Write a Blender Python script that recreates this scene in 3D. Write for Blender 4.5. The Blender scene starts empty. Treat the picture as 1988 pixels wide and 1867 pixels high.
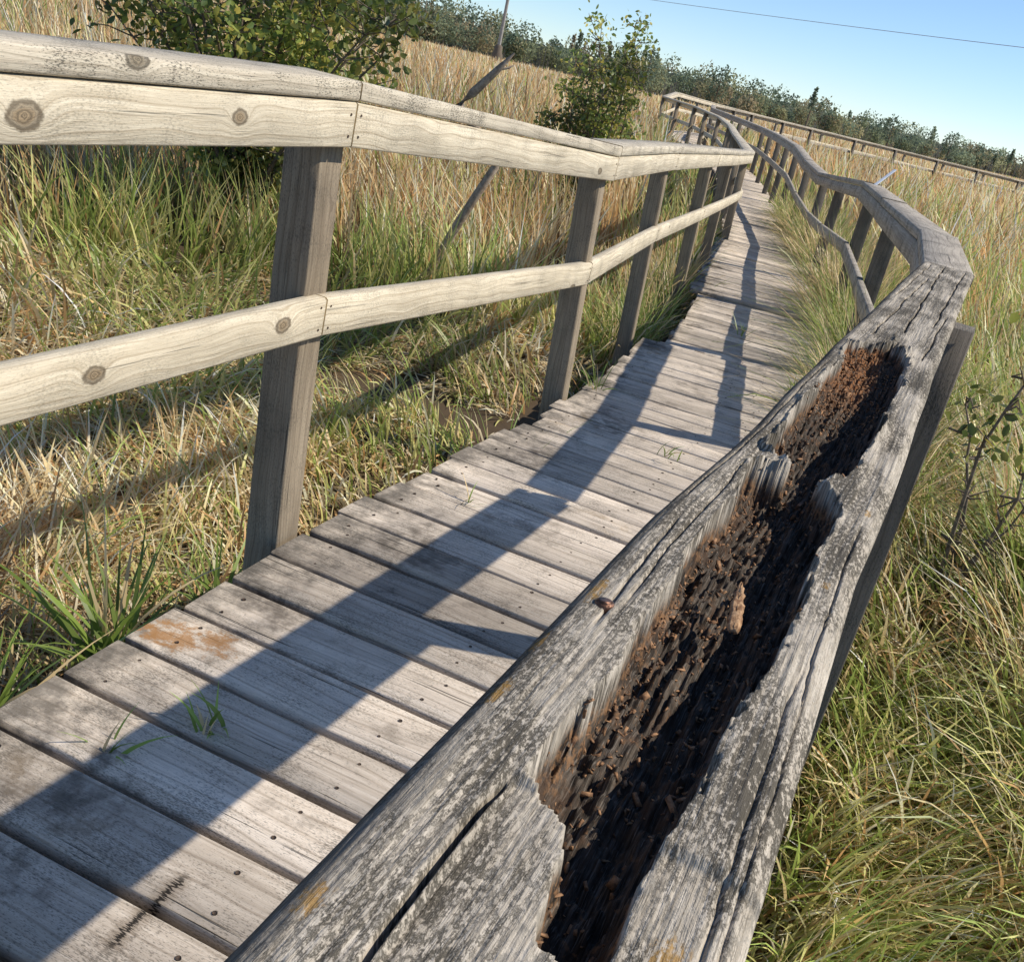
import bpy, math, random
import numpy as np
from mathutils import Vector, Matrix
random.seed(7); rng=np.random.default_rng(7)
SC=bpy.context.scene; COL=SC.collection
V3=lambda *a: np.array(a,dtype=float)

# ---------------------------------------------------------------- noise
_tab=rng.random((256,256))
def vnoise(x,y):
    x=np.asarray(x,float); y=np.asarray(y,float)
    xi=np.floor(x).astype(int); yi=np.floor(y).astype(int)
    fx=x-xi; fy=y-yi; fx=fx*fx*(3-2*fx); fy=fy*fy*(3-2*fy)
    a=_tab[xi&255,yi&255]; b=_tab[(xi+1)&255,yi&255]; c=_tab[xi&255,(yi+1)&255]; d=_tab[(xi+1)&255,(yi+1)&255]
    return (a*(1-fx)+b*fx)*(1-fy)+(c*(1-fx)+d*fx)*fy-0.5
def sstep(x,a,b):
    t=np.clip((x-a)/(b-a),0,1); return t*t*(3-2*t)

# ---------------------------------------------------------------- mesh helpers
def link(o,parent=None):
    COL.objects.link(o)
    if parent is not None: o.parent=parent
    return o
def mesh_np(name,V,F,mat=None,uv=None,col=None,att=None,smooth=False,parent=None):
    V=np.asarray(V,dtype=np.float32); F=np.asarray(F,dtype=np.int32); k=F.shape[1]
    me=bpy.data.meshes.new(name)
    me.vertices.add(len(V)); me.vertices.foreach_set('co',V.ravel())
    me.loops.add(F.size); me.loops.foreach_set('vertex_index',F.ravel())
    me.polygons.add(len(F)); me.polygons.foreach_set('loop_start',np.arange(len(F),dtype=np.int32)*k)
    me.update(calc_edges=True)
    if uv is not None:
        l=me.uv_layers.new(name='UVMap'); l.data.foreach_set('uv',np.asarray(uv,dtype=np.float32).ravel())
    if col is not None:
        c=np.ones((len(V),4),dtype=np.float32); c[:,:3]=col
        me.attributes.new('col','FLOAT_COLOR','POINT').data.foreach_set('color',c.ravel())
    for n,a in (att or {}).items():
        me.attributes.new(n,'FLOAT','POINT').data.foreach_set('value',np.asarray(a,dtype=np.float32))
    if smooth: me.polygons.foreach_set('use_smooth',np.ones(len(F),dtype=bool))
    if mat: me.materials.append(mat)
    me.validate()
    o=bpy.data.objects.new(name,me); return link(o,parent)
def rect(a0,a1,b0,b1,c=.004):
    return [(a0,b0+c),(a0,b1-c),(a0+c,b1),(a1-c,b1),(a1,b1-c),(a1,b0+c),(a1-c,b0),(a0+c,b0)]
def sweep(P,A,U,prof,u0=0,v0=0,jit=0):
    n=len(P); m=len(prof); P=np.array(P,float); A=np.array(A,float); U=np.array(U,float)
    pr=np.array(prof); V=P[:,None,:]+A[:,None,:]*pr[None,:,0:1]+U[:,None,:]*pr[None,:,1:2]
    if jit: V=V+(rng.random(V.shape)-.5)*jit
    V=V.reshape(-1,3)
    L=np.concatenate([[0],np.cumsum(np.linalg.norm(np.diff(P,axis=0),axis=1))])+u0
    per=np.concatenate([[0],np.cumsum(np.linalg.norm(np.diff(np.vstack([pr,pr[:1]]),axis=0),axis=1))])+v0
    F=[];UV=[]
    for i in range(n-1):
        for j in range(m):
            k=(j+1)%m
            F.append((i*m+j,i*m+k,(i+1)*m+k,(i+1)*m+j)); UV+=[(L[i],per[j]),(L[i],per[j+1]),(L[i+1],per[j+1]),(L[i+1],per[j])]
    for i,o in ((0,0),(n-1,(n-1)*m)):
        for q in ((0,1,2,3),(0,3,4,5),(0,5,6,7)):
            F.append(tuple(o+x for x in q)); UV+=[(L[i]+pr[x][1]*.2,v0+pr[x][0]+.3) for x in q]
    return V,np.array(F),np.array(UV)
def merge(parts):
    V=[];F=[];U=[];o=0
    for v,f,u in parts: V.append(v);F.append(f+o);U.append(u);o+=len(v)
    return np.concatenate(V),np.concatenate(F),np.concatenate(U)
def tube(P,R,sides=7):
    P=np.array(P,float);n=len(P);V=[];F=[];UV=[]
    T=np.gradient(P,axis=0);T/=np.linalg.norm(T,axis=1)[:,None]+1e-9
    for i in range(n):
        ref=V3(0,0,1) if abs(T[i][2])<.9 else V3(1,0,0)
        a=np.cross(T[i],ref);a/=np.linalg.norm(a);b=np.cross(T[i],a)
        for j in range(sides):
            t=2*math.pi*j/sides;V.append(P[i]+R[i]*(a*math.cos(t)+b*math.sin(t)))
    for i in range(n-1):
        for j in range(sides):
            k=(j+1)%sides;F.append((i*sides+j,i*sides+k,(i+1)*sides+k,(i+1)*sides+j))
            UV+=[(i*.1,j*.03),(i*.1,j*.03+.03),(i*.1+.1,j*.03+.03),(i*.1+.1,j*.03)]
    return np.array(V),np.array(F),np.array(UV)

# ---------------------------------------------------------------- node helpers
class NT:
    def __init__(s,name):
        s.m=bpy.data.materials.new(name); s.m.use_nodes=True; s.t=s.m.node_tree; s.t.nodes.clear()
        s.out=s.t.nodes.new('ShaderNodeOutputMaterial')
    def n(s,ty,**k):
        x=s.t.nodes.new(ty)
        for a,b in k.items(): setattr(x,a,b)
        return x
    def set(s,sock,v):
        if isinstance(v,bpy.types.NodeSocket): s.t.links.new(v,sock)
        elif isinstance(v,(tuple,list)) and len(v)==3 and sock.type=='RGBA': sock.default_value=(*v,1)
        else: sock.default_value=v
    def math(s,op,a,b=0.0,c=None,clamp=False):
        x=s.n('ShaderNodeMath',operation=op,use_clamp=clamp); s.set(x.inputs[0],a); s.set(x.inputs[1],b)
        if c is not None: s.set(x.inputs[2],c)
        return x.outputs[0]
    def vec(s,x,y,z=0.0):
        v=s.n('ShaderNodeCombineXYZ'); s.set(v.inputs[0],x);s.set(v.inputs[1],y);s.set(v.inputs[2],z); return v.outputs[0]
    def noise(s,vec,scale=1,detail=3,rough=.6,dist=0):
        x=s.n('ShaderNodeTexNoise'); s.set(x.inputs['Vector'],vec); x.inputs['Scale'].default_value=scale
        x.inputs['Detail'].default_value=detail; x.inputs['Roughness'].default_value=rough; x.inputs['Distortion'].default_value=dist
        return x.outputs[0]
    def ramp(s,f,a,b,lo=0.0,hi=1.0):
        x=s.n('ShaderNodeMapRange',interpolation_type='SMOOTHSTEP'); s.set(x.inputs[0],f)
        x.inputs[1].default_value=a;x.inputs[2].default_value=b;x.inputs[3].default_value=lo;x.inputs[4].default_value=hi
        return x.outputs[0]
    def mix(s,f,a,b,mode='MIX'):
        x=s.n('ShaderNodeMix',data_type='RGBA',blend_type=mode); s.set(x.inputs[0],f); s.set(x.inputs[6],a); s.set(x.inputs[7],b); return x.outputs[2]
    def attr(s,n):
        x=s.n('ShaderNodeAttribute',attribute_name=n); return x
    def bsdf(s,col,rough=.85,h=None,dist=.001,strength=.6,spec=.3):
        b=s.n('ShaderNodeBsdfPrincipled'); s.set(b.inputs['Base Color'],col); s.set(b.inputs['Roughness'],rough)
        b.inputs['Specular IOR Level'].default_value=spec
        if h is not None:
            u=s.n('ShaderNodeBump'); u.inputs['Strength'].default_value=strength; u.inputs['Distance'].default_value=dist
            s.set(u.inputs['Height'],h); s.t.links.new(u.outputs[0],b.inputs['Normal'])
        s.t.links.new(b.outputs[0],s.out.inputs[0]); return b
    def uv(s):
        c=s.n('ShaderNodeTexCoord'); p=s.n('ShaderNodeSeparateXYZ'); s.t.links.new(c.outputs['UV'],p.inputs[0]); return p.outputs[0],p.outputs[1]

def wood(name,base,light,dark,knots=(),autoknot=.55,speck=0.0,crack=.5,stain=None,gr=1.0,ringk=.45):
    t=NT(name); u,v=t.uv()
    km=None
    def ell(u0,v0,ru,rv):
        a=t.math('DIVIDE',t.math('SUBTRACT',u,u0),ru); b=t.math('DIVIDE',t.math('SUBTRACT',v,v0),rv)
        return t.math('SQRT',t.math('ADD',t.math('MULTIPLY',a,a),t.math('MULTIPLY',b,b)))
    if knots:
        for (u0,v0,r) in knots:
            d=ell(u0,v0,r*1.5,r); km=d if km is None else t.math('MINIMUM',km,d)
    else:
        vo=t.n('ShaderNodeTexVoronoi'); t.set(vo.inputs['Vector'],t.vec(t.math('MULTIPLY',u,3.2),t.math('MULTIPLY',v,7.0))); vo.inputs['Scale'].default_value=1; vo.inputs['Randomness'].default_value=.9
        sp=t.n('ShaderNodeSeparateColor'); t.t.links.new(vo.outputs['Color'],sp.inputs[0])
        gate=t.math('GREATER_THAN',autoknot,sp.outputs[0])
        km=t.math('ADD',t.math('DIVIDE',vo.outputs['Distance'],.085),t.math('MULTIPLY',t.math('SUBTRACT',1.0,gate),8.0))
    kn=t.noise(t.vec(t.math('MULTIPLY',u,55),t.math('MULTIPLY',v,80)),1,3,.6)
    km=t.math('ADD',km,t.math('MULTIPLY',t.math('SUBTRACT',kn,.5),.75))
    infl=t.math('POWER',2.718,t.math('MULTIPLY',-.35,t.math('MULTIPLY',km,km)))
    wob=t.noise(t.vec(t.math('MULTIPLY',u,2.2),t.math('MULTIPLY',v,6)),1,2)
    gv=t.math('ADD',t.math('ADD',t.math('MULTIPLY',v,150*gr),t.math('MULTIPLY',infl,5.0)),t.math('MULTIPLY',wob,9*gr))
    g=t.noise(t.vec(t.math('MULTIPLY',u,2.5),gv),1,4,.65)
    ring=t.math('ABSOLUTE',t.math('SINE',t.math('MULTIPLY',gv,.9)))
    fine=t.noise(t.vec(t.math('MULTIPLY',u,22),t.math('MULTIPLY',v,900)),1,3,.65)
    broad=t.noise(t.vec(t.math('MULTIPLY',u,2.0),t.math('MULTIPLY',v,11)),1,4,.6)
    c=t.mix(t.ramp(g,.3,.7),base,light)
    c=t.mix(t.math('MULTIPLY',t.ramp(ring,.0,.35,1,0),ringk),c,dark)
    c=t.mix(t.math('MULTIPLY',t.ramp(fine,.48,.72),.5),c,dark)
    c=t.mix(t.ramp(broad,.38,.75,0,.6),c,tuple(.55*x for x in base))
    cr=t.ramp(t.noise(t.vec(t.math('MULTIPLY',u,1.6),t.math('MULTIPLY',v,75)),1,3,.7),.29,.37,1,0)
    cr=t.math('MULTIPLY',cr,crack)
    c=t.mix(cr,c,(.03,.025,.02))
    kc=t.ramp(km,.55,1.1,1,0); kr=t.math('MULTIPLY',t.ramp(t.math('ABSOLUTE',t.math('SUBTRACT',km,1.0)),.05,.35,1,0),.8)
    kring=t.ramp(t.noise(t.vec(t.math('MULTIPLY',km,6),3.0),1,3,.7),.35,.65)
    c=t.mix(t.math('MULTIPLY',kc,.9),c,t.mix(kring,tuple(.25*x for x in dark),tuple(1.2*x for x in dark)))
    c=t.mix(kr,c,tuple(.35*x for x in dark))
    uvn=t.vec(u,v)
    if speck:
        s1=t.noise(t.vec(t.math('MULTIPLY',u,140),t.math('MULTIPLY',v,420)),1,3,.7); s2=t.noise(uvn,9,3)
        c=t.mix(t.math('MULTIPLY',t.ramp(t.math('ADD',s1,t.math('MULTIPLY',s2,.5)),.76,.9),speck),c,(.05,.048,.04))
    if stain:
        c=stain(t,c,u,v)
    h=t.math('SUBTRACT',t.math('ADD',t.math('MULTIPLY',g,.8),t.math('MULTIPLY',fine,.5)),t.math('MULTIPLY',cr,2.0))
    t.bsdf(c,.88,h,.0018,.8); return t.m

LIGHT=((.61,.53,.39),(.82,.74,.575),(.30,.22,.13))
CAPC=((.55,.48,.37),(.74,.67,.53),(.22,.18,.12))
GREY=((.40,.35,.285),(.55,.495,.41),(.14,.12,.095))
m_face=wood('weathered_rail_wood',*LIGHT,autoknot=.5,crack=.4,speck=.4)
m_cap=wood('weathered_cap_wood',*CAPC,autoknot=.4,crack=.7,speck=.8)
m_face_n=wood('near_rail_wood',*LIGHT,knots=((1.21,.036,.018),(1.67,.046,.012)),crack=.4,speck=.35)
m_cap_n=wood('near_cap_wood',*CAPC,knots=((1.41,.03,.014),(.8,.03,.012)),crack=.7,speck=.8)
m_mid_n=wood('near_middle_rail_wood',*LIGHT,knots=((1.37,.042,.014),(1.89,.045,.015)),crack=.35,speck=.3)
m_post=wood('post_wood',(.27,.215,.15),(.39,.325,.235),(.10,.075,.05),autoknot=.25,crack=.7,speck=.5)
m_post_shade=wood('shaded_post_wood',(.15,.13,.105),(.22,.19,.155),(.06,.05,.04),autoknot=.25,crack=.8,speck=.8)  # post wood darkened in colour for the shaded faces of the right-hand posts
m_greyrail=wood('grey_rail_wood',*GREY,autoknot=.4,crack=.8,speck=1.)
def deckstain(t,c,u,v):
    w=t.n('ShaderNodeTexCoord'); 
    n1=t.noise(w.outputs['Object'],3.0,4,.65); n2=t.noise(w.outputs['Object'],16,5,.72)
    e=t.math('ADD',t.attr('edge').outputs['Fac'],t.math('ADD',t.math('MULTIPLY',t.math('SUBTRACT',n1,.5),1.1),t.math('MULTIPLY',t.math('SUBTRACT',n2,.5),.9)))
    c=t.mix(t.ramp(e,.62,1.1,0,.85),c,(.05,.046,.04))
    c=t.mix(t.math('MULTIPLY',t.ramp(t.math('ADD',n1,t.math('MULTIPLY',n2,.6)),.84,1.0),.5),c,(.14,.115,.09))
    o=t.ramp(t.noise(w.outputs['Object'],2.1,2),.60,.70); o=t.math('MULTIPLY',t.math('MULTIPLY',o,t.ramp(n2,.45,.66)),.5)
    c=t.mix(o,c,(.36,.25,.13))
    sp=t.n('ShaderNodeSeparateXYZ'); t.t.links.new(w.outputs['Object'],sp.inputs[0])
    X=sp.outputs[0];Y=sp.outputs[1]
    n3=t.noise(w.outputs['Object'],45,5,.75)
    dx=t.math('DIVIDE',t.math('SUBTRACT',X,-.56),.15); dy=t.math('DIVIDE',t.math('SUBTRACT',Y,1.69),.075)
    dd=t.math('ADD',t.math('MULTIPLY',dx,dx),t.math('MULTIPLY',dy,dy))
    c=t.mix(t.math('MULTIPLY',t.ramp(t.math('SUBTRACT',t.math('ADD',t.math('MULTIPLY',n2,2.6),t.math('MULTIPLY',n3,2.4)),dd),1.9,2.5),.75),c,(.26,.125,.035))
    # splintered split across one board: fibres break off unevenly along the grain
    fb=t.noise(t.vec(t.math('MULTIPLY',u,8),t.math('MULTIPLY',v,260)),1,3,.7)
    dl=t.math('SUBTRACT',t.math('MULTIPLY',t.math('ADD',X,.331),.956),t.math('MULTIPLY',t.math('SUBTRACT',Y,1.103),.293))
    dl=t.math('ADD',dl,t.math('ADD',t.math('MULTIPLY',t.math('SUBTRACT',n3,.5),.02),t.math('MULTIPLY',t.math('SUBTRACT',fb,.5),.045)))
    yy=t.math('MULTIPLY',t.ramp(Y,.955,.985),t.ramp(Y,1.13,1.10))
    m=t.math('MULTIPLY',t.ramp(t.math('ABSOLUTE',dl),.0025,.006,1,0),yy); m2=t.math('MULTIPLY',t.ramp(t.math('ABSOLUTE',dl),.006,.022,1,0),yy)
    c=t.mix(t.math('MULTIPLY',m2,.5),c,(.20,.15,.10)); c=t.mix(m,c,(.025,.02,.015))
    tn=t.attr('tone').outputs['Fac']
    return t.mix(1.0,c,t.vec(tn,t.math('MULTIPLY',tn,.985),t.math('MULTIPLY',tn,.955)),'MULTIPLY')
m_deck=wood('deck_wood',(.54,.465,.385),(.71,.635,.545),(.22,.17,.12),autoknot=.55,crack=.95,speck=.6,stain=deckstain,gr=.7,ringk=.5)

def mat_col(name,trans=.3,rough=.6,spec=.2):
    t=NT(name); a=t.attr('col'); b=t.n('ShaderNodeBsdfPrincipled'); t.set(b.inputs['Base Color'],a.outputs['Color'])
    b.inputs['Roughness'].default_value=rough; b.inputs['Specular IOR Level'].default_value=spec
    tr=t.n('ShaderNodeBsdfTranslucent'); t.set(tr.inputs[0],a.outputs['Color'])
    mx=t.n('ShaderNodeMixShader'); mx.inputs[0].default_value=trans
    t.t.links.new(b.outputs[0],mx.inputs[1]);t.t.links.new(tr.outputs[0],mx.inputs[2]);t.t.links.new(mx.outputs[0],t.out.inputs[0]); return t.m
m_grass=mat_col('grass_blade',.38,.42,.4); m_leaf=mat_col('leaf',.42,.40,.5)
def simple(name,c1,c2,scale=20,rough=.8,metal=0):
    t=NT(name); tc=t.n('ShaderNodeTexCoord'); n=t.noise(tc.outputs['Object'],scale,4,.65)
    b=t.bsdf(t.mix(t.ramp(n,.3,.7),c1,c2),rough,n,.002,.5); b.inputs['Metallic'].default_value=metal; return t.m
m_bark=simple('bark',(.09,.07,.05),(.20,.16,.12),40)
m_deadwood=simple('dead_wood',(.20,.15,.11),(.42,.34,.26),30)
m_nail=simple('rusty_nail',(.035,.027,.022),(.11,.07,.045),200,.7)
m_bronze=simple('bronze_screw',(.10,.05,.03),(.22,.12,.08),300,.4,.7)
m_pole=simple('pole_wood',(.26,.25,.24),(.36,.35,.33),3)
m_wire=simple('wire_metal',(.32,.36,.42),(.36,.4,.46),3,.5)
m_rod=simple('rod_metal',(.42,.47,.55),(.55,.6,.68),8,.35,.3)
m_crumb=simple('rotten_crumb',(.09,.045,.025),(.40,.23,.12),160)
m_chip=simple('bark_chip_wood',(.20,.10,.05),(.56,.36,.20),220)

# ---------------------------------------------------------------- path
def chaikin(P,n=2):
    P=np.array(P,float)
    for _ in range(n):
        Q=[P[0]]
        for a,b in zip(P[:-1],P[1:]): Q+=[a*.75+b*.25,a*.25+b*.75]
        Q.append(P[-1]); P=np.array(Q)
    return P
PC=[(-.9,-1.05,0),(-.55,.05,0),(-.19,1.19,0),(.235,2.51,0),(.75,3.96,-.08),(1.18,5.95,-.145),(1.62,8.3,-.19),(2.26,12.4,-.28),(2.6,15.4,-.30),(2.9,19,-.27),(3.25,23,-.2),(3.3,25.5,-.12),(3.05,28.5,-.04),(2.5,31.8,.0),(2.8,34.6,.13),(4.7,38.8,.1),(7.6,42.6,.05),(11.7,45.7,.02),(15.8,47.7,-.03),(20.2,49.8,-.12),(25,51.8,-.25),(31,53.8,-.3)]
PATH=chaikin(PC,2)
def pathdist(x,y):
    d=np.full(x.shape,1e9)
    for a,b in zip(PATH[:-1],PATH[1:]):
        ab=b[:2]-a[:2]; L=ab@ab; t=np.clip(((x-a[0])*ab[0]+(y-a[1])*ab[1])/L,0,1)
        d=np.minimum(d,np.hypot(x-a[0]-t*ab[0],y-a[1]-t*ab[1]))
    return d
def gz(x,y):
    x=np.asarray(x,float);y=np.asarray(y,float)
    return -.40-.22*np.exp(-((y-15)/8)**2)+.10*vnoise(x*.6+9,y*.6)+.05*vnoise(x*2.3,y*2.3+5)

# ground ---------------------------------------------------------
g=np.concatenate([-np.geomspace(30,1600,26)[::-1],np.linspace(-28,28,113),np.geomspace(30,1600,26)])
gy=np.concatenate([-np.geomspace(6,1600,12)[::-1],np.linspace(-5,40,120),np.geomspace(42,1800,40)])
X,Y=np.meshgrid(g,gy); Vg=np.stack([X,Y,gz(X,Y)],-1).reshape(-1,3); nx=len(g);ny=len(gy)
i,j=np.meshgrid(np.arange(nx-1),np.arange(ny-1)); b=(j*nx+i).ravel(); Fg=np.stack([b,b+1,b+nx+1,b+nx],1)
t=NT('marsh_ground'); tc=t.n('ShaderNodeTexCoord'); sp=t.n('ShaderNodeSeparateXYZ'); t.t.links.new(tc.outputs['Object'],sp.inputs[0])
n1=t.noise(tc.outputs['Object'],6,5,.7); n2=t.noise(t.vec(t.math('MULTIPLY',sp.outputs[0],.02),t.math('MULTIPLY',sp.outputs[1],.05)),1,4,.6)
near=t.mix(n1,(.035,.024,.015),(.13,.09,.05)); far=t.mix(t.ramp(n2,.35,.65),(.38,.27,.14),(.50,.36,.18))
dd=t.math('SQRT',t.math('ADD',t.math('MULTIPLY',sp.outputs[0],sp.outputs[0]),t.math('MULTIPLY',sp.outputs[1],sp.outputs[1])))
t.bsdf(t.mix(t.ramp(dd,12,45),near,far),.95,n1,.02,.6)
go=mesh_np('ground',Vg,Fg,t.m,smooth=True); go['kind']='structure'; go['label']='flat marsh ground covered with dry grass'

# boardwalk ------------------------------------------------------
seg=np.linalg.norm(np.diff(PATH,axis=0),axis=1); cum=np.concatenate([[0],np.cumsum(seg)])
def pathat(s):
    p=V3(*[np.interp(s,cum,PATH[:,k]) for k in range(3)])
    q=V3(*[np.interp(min(s+.3,cum[-1]),cum,PATH[:,k]) for k in range(3)])-V3(*[np.interp(max(s-.3,0),cum,PATH[:,k]) for k in range(3)])
    q/=np.linalg.norm(q); r=np.cross(q,V3(0,0,1)); r/=np.linalg.norm(r); return p,q,r
parts=[];edge=[];tone=[];nails=[]
s=.05; k=0
while s<cum[-1]-.1:
    p,q,r=pathat(s); hw=.58 if s<14 else .52
    sh=0 if s<7.05 else (.10 if s<9.4 else .02)
    a0=-hw+sh+rng.normal()*.010; a1=hw+rng.normal()*.008
    w=.0712-abs(rng.normal())*.0018
    q=q+r*rng.normal()*.007; dz=rng.normal()*.002-(.03 if 7.05<s<9.4 else 0); tw=rng.normal()*.003
    n=9 if s<12 else 3
    aa=np.linspace(a0,a1,n); P=[p+r*x+V3(0,0,dz+tw*x/hw) for x in aa]
    up=np.cross(r,q);up/=np.linalg.norm(up); up=up if up[2]>0 else -up
    pt=sweep(P,[q]*n,[up]*n,rect(-w,w,-.038,0,.0035),u0=k*1.37,v0=k*.713,jit=.0022 if s<14 else 0)
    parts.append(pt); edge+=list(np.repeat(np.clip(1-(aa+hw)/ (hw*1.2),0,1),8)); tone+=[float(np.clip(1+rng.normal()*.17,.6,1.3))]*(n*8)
    if s<9:
        for lat in (-.5,-.03,.12):
            for e in (-.036,.036):
                nails.append((p+r*(lat+rng.normal()*.012)+q*(e+rng.normal()*.008)+V3(0,0,dz+.001),rng.uniform(.0028,.0045)))
    s+=.157; k+=1
V,F,UV=merge(parts)
bw=mesh_np('boardwalk',V,F,m_deck,uv=UV,att={'edge':edge,'tone':tone}); bw['kind']='structure'
bw['label']='weathered grey plank boardwalk winding across the marsh'
ps=[]
for lat in (-.46,0,.46):
    ss=np.arange(0.1,cum[-1]-.2,.8); P=[];A=[]
    for x in ss:
        p,q,r=pathat(x); P.append(p+r*lat+V3(0,0,-.076)); A.append(r)
    ps.append(sweep(P,A,[V3(0,0,1)]*len(P),rect(-.02,.02,-.14,0)))
V,F,UV=merge(ps); mesh_np('stringer_beams',V,F,m_post_shade,uv=UV,parent=bw)
def nailmesh(name,L,parent):
    NV=[];NF=[]
    for c,R in L:
        o=len(NV); ring=[c+V3(R*math.cos(t*math.pi/4),R*math.sin(t*math.pi/4),0) for t in range(8)]; d=V3(0,0,-.003)
        NV+=ring+[x+d for x in ring]
        NF+=[(o,o+1,o+2,o+3),(o,o+3,o+4,o+5),(o,o+5,o+6,o+7)]+[(o+t,o+(t+1)%8,o+8+(t+1)%8,o+8+t) for t in range(8)]
    o=mesh_np(name,NV,NF,m_nail,parent=parent); o['kind']='stuff'; return o
nailmesh('nail_heads',nails,bw)

# railings -------------------------------------------------------
def empty(name,loc,label,cat):
    e=bpy.data.objects.new(name,None); e.empty_display_size=.2; e.location=loc; COL.objects.link(e); e['label']=label; e['category']=cat; return e
def put(parent,o):
    o.parent=parent; o.matrix_parent_inverse=Matrix.Translation(parent.location).inverted(); return o
def dirs(P):
    P=np.array(P,float); D=np.diff(P,axis=0); D/=np.linalg.norm(D[:,:2],axis=1)[:,None]; return P,D
def build_railing(E,P,side,skipfirst=False,post_at=None):
    P,D=dirs(P); n=len(P)
    out=[V3(d[1],-d[0],0)*side/np.hypot(d[0],d[1]) for d in D]
    mit=[]
    for i in range(n):
        if i==0: mit.append(out[0])
        elif i==n-1: mit.append(out[-1])
        else:
            m=out[i-1]+out[i]; m/=np.linalg.norm(m); mit.append(m/max(.6,m@out[i]))
    for i in range(n-1):
        far=P[i][1]>16; ns=3 if far else 13
        d=P[i+1]-P[i]; L=np.linalg.norm(d); g=.0028/L
        tt=np.linspace(g,1-g,ns); jit=0 if far else .0010
        sd=rng.normal()*.003 if (i>1 and not far) else 0
        Ps=[P[i]+d*x+V3(0,0,sd) for x in tt]; A=[mit[i]*(1-x)+mit[i+1]*x for x in tt]
        U=[V3(0,0,1)]*ns
        u0=i*3.3 if i>0 else 0; v0=i*1.7 if i>0 else 0
        nearL=(side<0 and i==0); base=m_face if side<0 else m_greyrail; capm=m_cap if side<0 else m_greyrail
        if not(skipfirst and i==0):
            v,f,u=sweep(Ps,A,U,rect(0,.14,-.038,0,.0045),u0,v0,jit); put(E,mesh_np('top_rail_cap',v,f,m_cap_n if nearL else capm,uv=u))
            v,f,u=sweep(Ps,A,U,rect(.004,.042,-.130,-.0415,.0035),u0,v0+.4 if i else 0,jit); put(E,mesh_np('top_rail',v,f,m_face_n if nearL else base,uv=u))
        if not(skipfirst and i<2):
            v,f,u=sweep([p+V3(0,0,-.45) for p in Ps],A,U,rect(.008,.046,-.089,0,.005),u0,v0+.9 if i else 0,jit)
            put(E,mesh_np('middle_rail',v,f,m_mid_n if nearL else base,uv=u))
    pp=post_at if post_at is not None else [(P[i],mit[i]/np.linalg.norm(mit[i])) for i in range(n)]
    for i,(p,o) in enumerate(pp):
        o=o/np.linalg.norm(o); tdir=V3(-o[1],o[0],0)
        bz=float(gz(p[0],p[1]))-.15; top=p[2]-.043
        hs=np.linspace(bz,top,9 if p[1]<12 else 3); lean=rng.normal()*.012
        off=.050 if side<0 else .056
        inl={1:.030,2:.065,3:.055,4:.045}.get(i,.03) if side<0 else 0
        Ps=[V3(p[0],p[1],h)+o*(off+.0445-inl*(top-h)) for h in hs]
        Ps=[q+tdir*(lean+(.012 if side<0 else 0))*(top-q[2])*(1 if side>0 else (.0 if i==1 else 1)) for q in Ps]
        v,f,u=sweep(Ps,[o]*len(hs),[tdir]*len(hs),rect(-.0445,.0445,-.0445,.0445,.0035),i*2.1,i*.9+.2,.0006)
        put(E,mesh_np('post',v,f,m_post_shade if side>0 else m_post,uv=u))
    if side<0:
        NVv=[];NF=[]
        for i in range(1,5):
            for sd in (-1,1):
                dd=D[i] if sd>0 else D[i-1]; o=out[i] if sd>0 else out[i-1]
                for zz in (-.065,-.108,-.47,-.52):
                    c=P[i]+dd*sd*.02+V3(0,0,zz)+o*(.0025 if zz>-.4 else .0065); R=.0028; ax=-o
                    o_=len(NVv); h=V3(-ax[1],ax[0],0); ring=[c+h*R*math.cos(t*math.pi/4)+V3(0,0,R*math.sin(t*math.pi/4)) for t in range(8)]
                    NVv+=ring+[x-ax*.004 for x in ring]
                    NF+=[(o_,o_+1,o_+2,o_+3),(o_,o_+3,o_+4,o_+5),(o_,o_+5,o_+6,o_+7)]+[(o_+t,o_+(t+1)%8,o_+8+(t+1)%8,o_+8+t) for t in range(8)]
        nn=mesh_np('nail_heads',NVv,NF,m_nail); nn['kind']='stuff'; put(E,nn)
LP=[(-1.13,.25,1.02),(-.474,2.19,1.04),(.124,4.12,.927),(.504,6.1,.89),(.99,8.3,.845),(1.40,10.3,.79),(1.87,12.6,.74),(2.13,15.2,.735),(2.42,18.5,.76),(2.72,22,.82),(2.8,25,.9),(2.5,28.5,.98),(1.85,32,1.03),(2.35,34.6,1.22),(4.2,39.4,1.15),(7.0,43.4,1.10),(11.3,46.6,1.05),(15.4,48.7,.98),(19.8,50.8,.90),(24.6,52.8,.76),(30.6,54.8,.7)]
EL=empty('wooden_railing',LP[1],'pale weathered wooden railing with knotty rails on square posts','railing')
def densify(P,step=2.2):
    Q=[]
    for a,b in zip(P[:-1],P[1:]):
        a=np.array(a,float);b=np.array(b,float);n=max(1,round(np.linalg.norm(b-a)/step))
        for k in range(n): Q.append(a+(b-a)*k/n)
    Q.append(np.array(P[-1],float)); return Q
build_railing(EL,densify(LP),-1)
RP=[(-.24,-.33,.88),(.985,3.0,.872),(1.275,4.05,.89),(1.655,6.08,.875),(2.03,8.1,.86),(2.30,10.3,.77),(2.64,12.6,.68),(2.93,15.2,.715),(3.18,17.7,.82),(3.4,21,.87),(3.7,25.3,.89),(3.55,28.5,.94),(3.1,31.5,1.02),(3.35,34,1.1),(5.1,37.9,1.1),(7.9,41.6,1.06),(12,44.7,1.02),(16.1,46.7,.95),(20.5,48.8,.87),(25.3,50.8,.74),(31.3,52.8,.68)]
ER=empty('wooden_railing',(.6,2.1,.8),'grey weathered wooden railing with a long rotted hollow in its cap','railing')
RPd=[np.array(RP[0])]+[np.array(x,float) for x in densify(RP[1:],2.2)]
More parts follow.
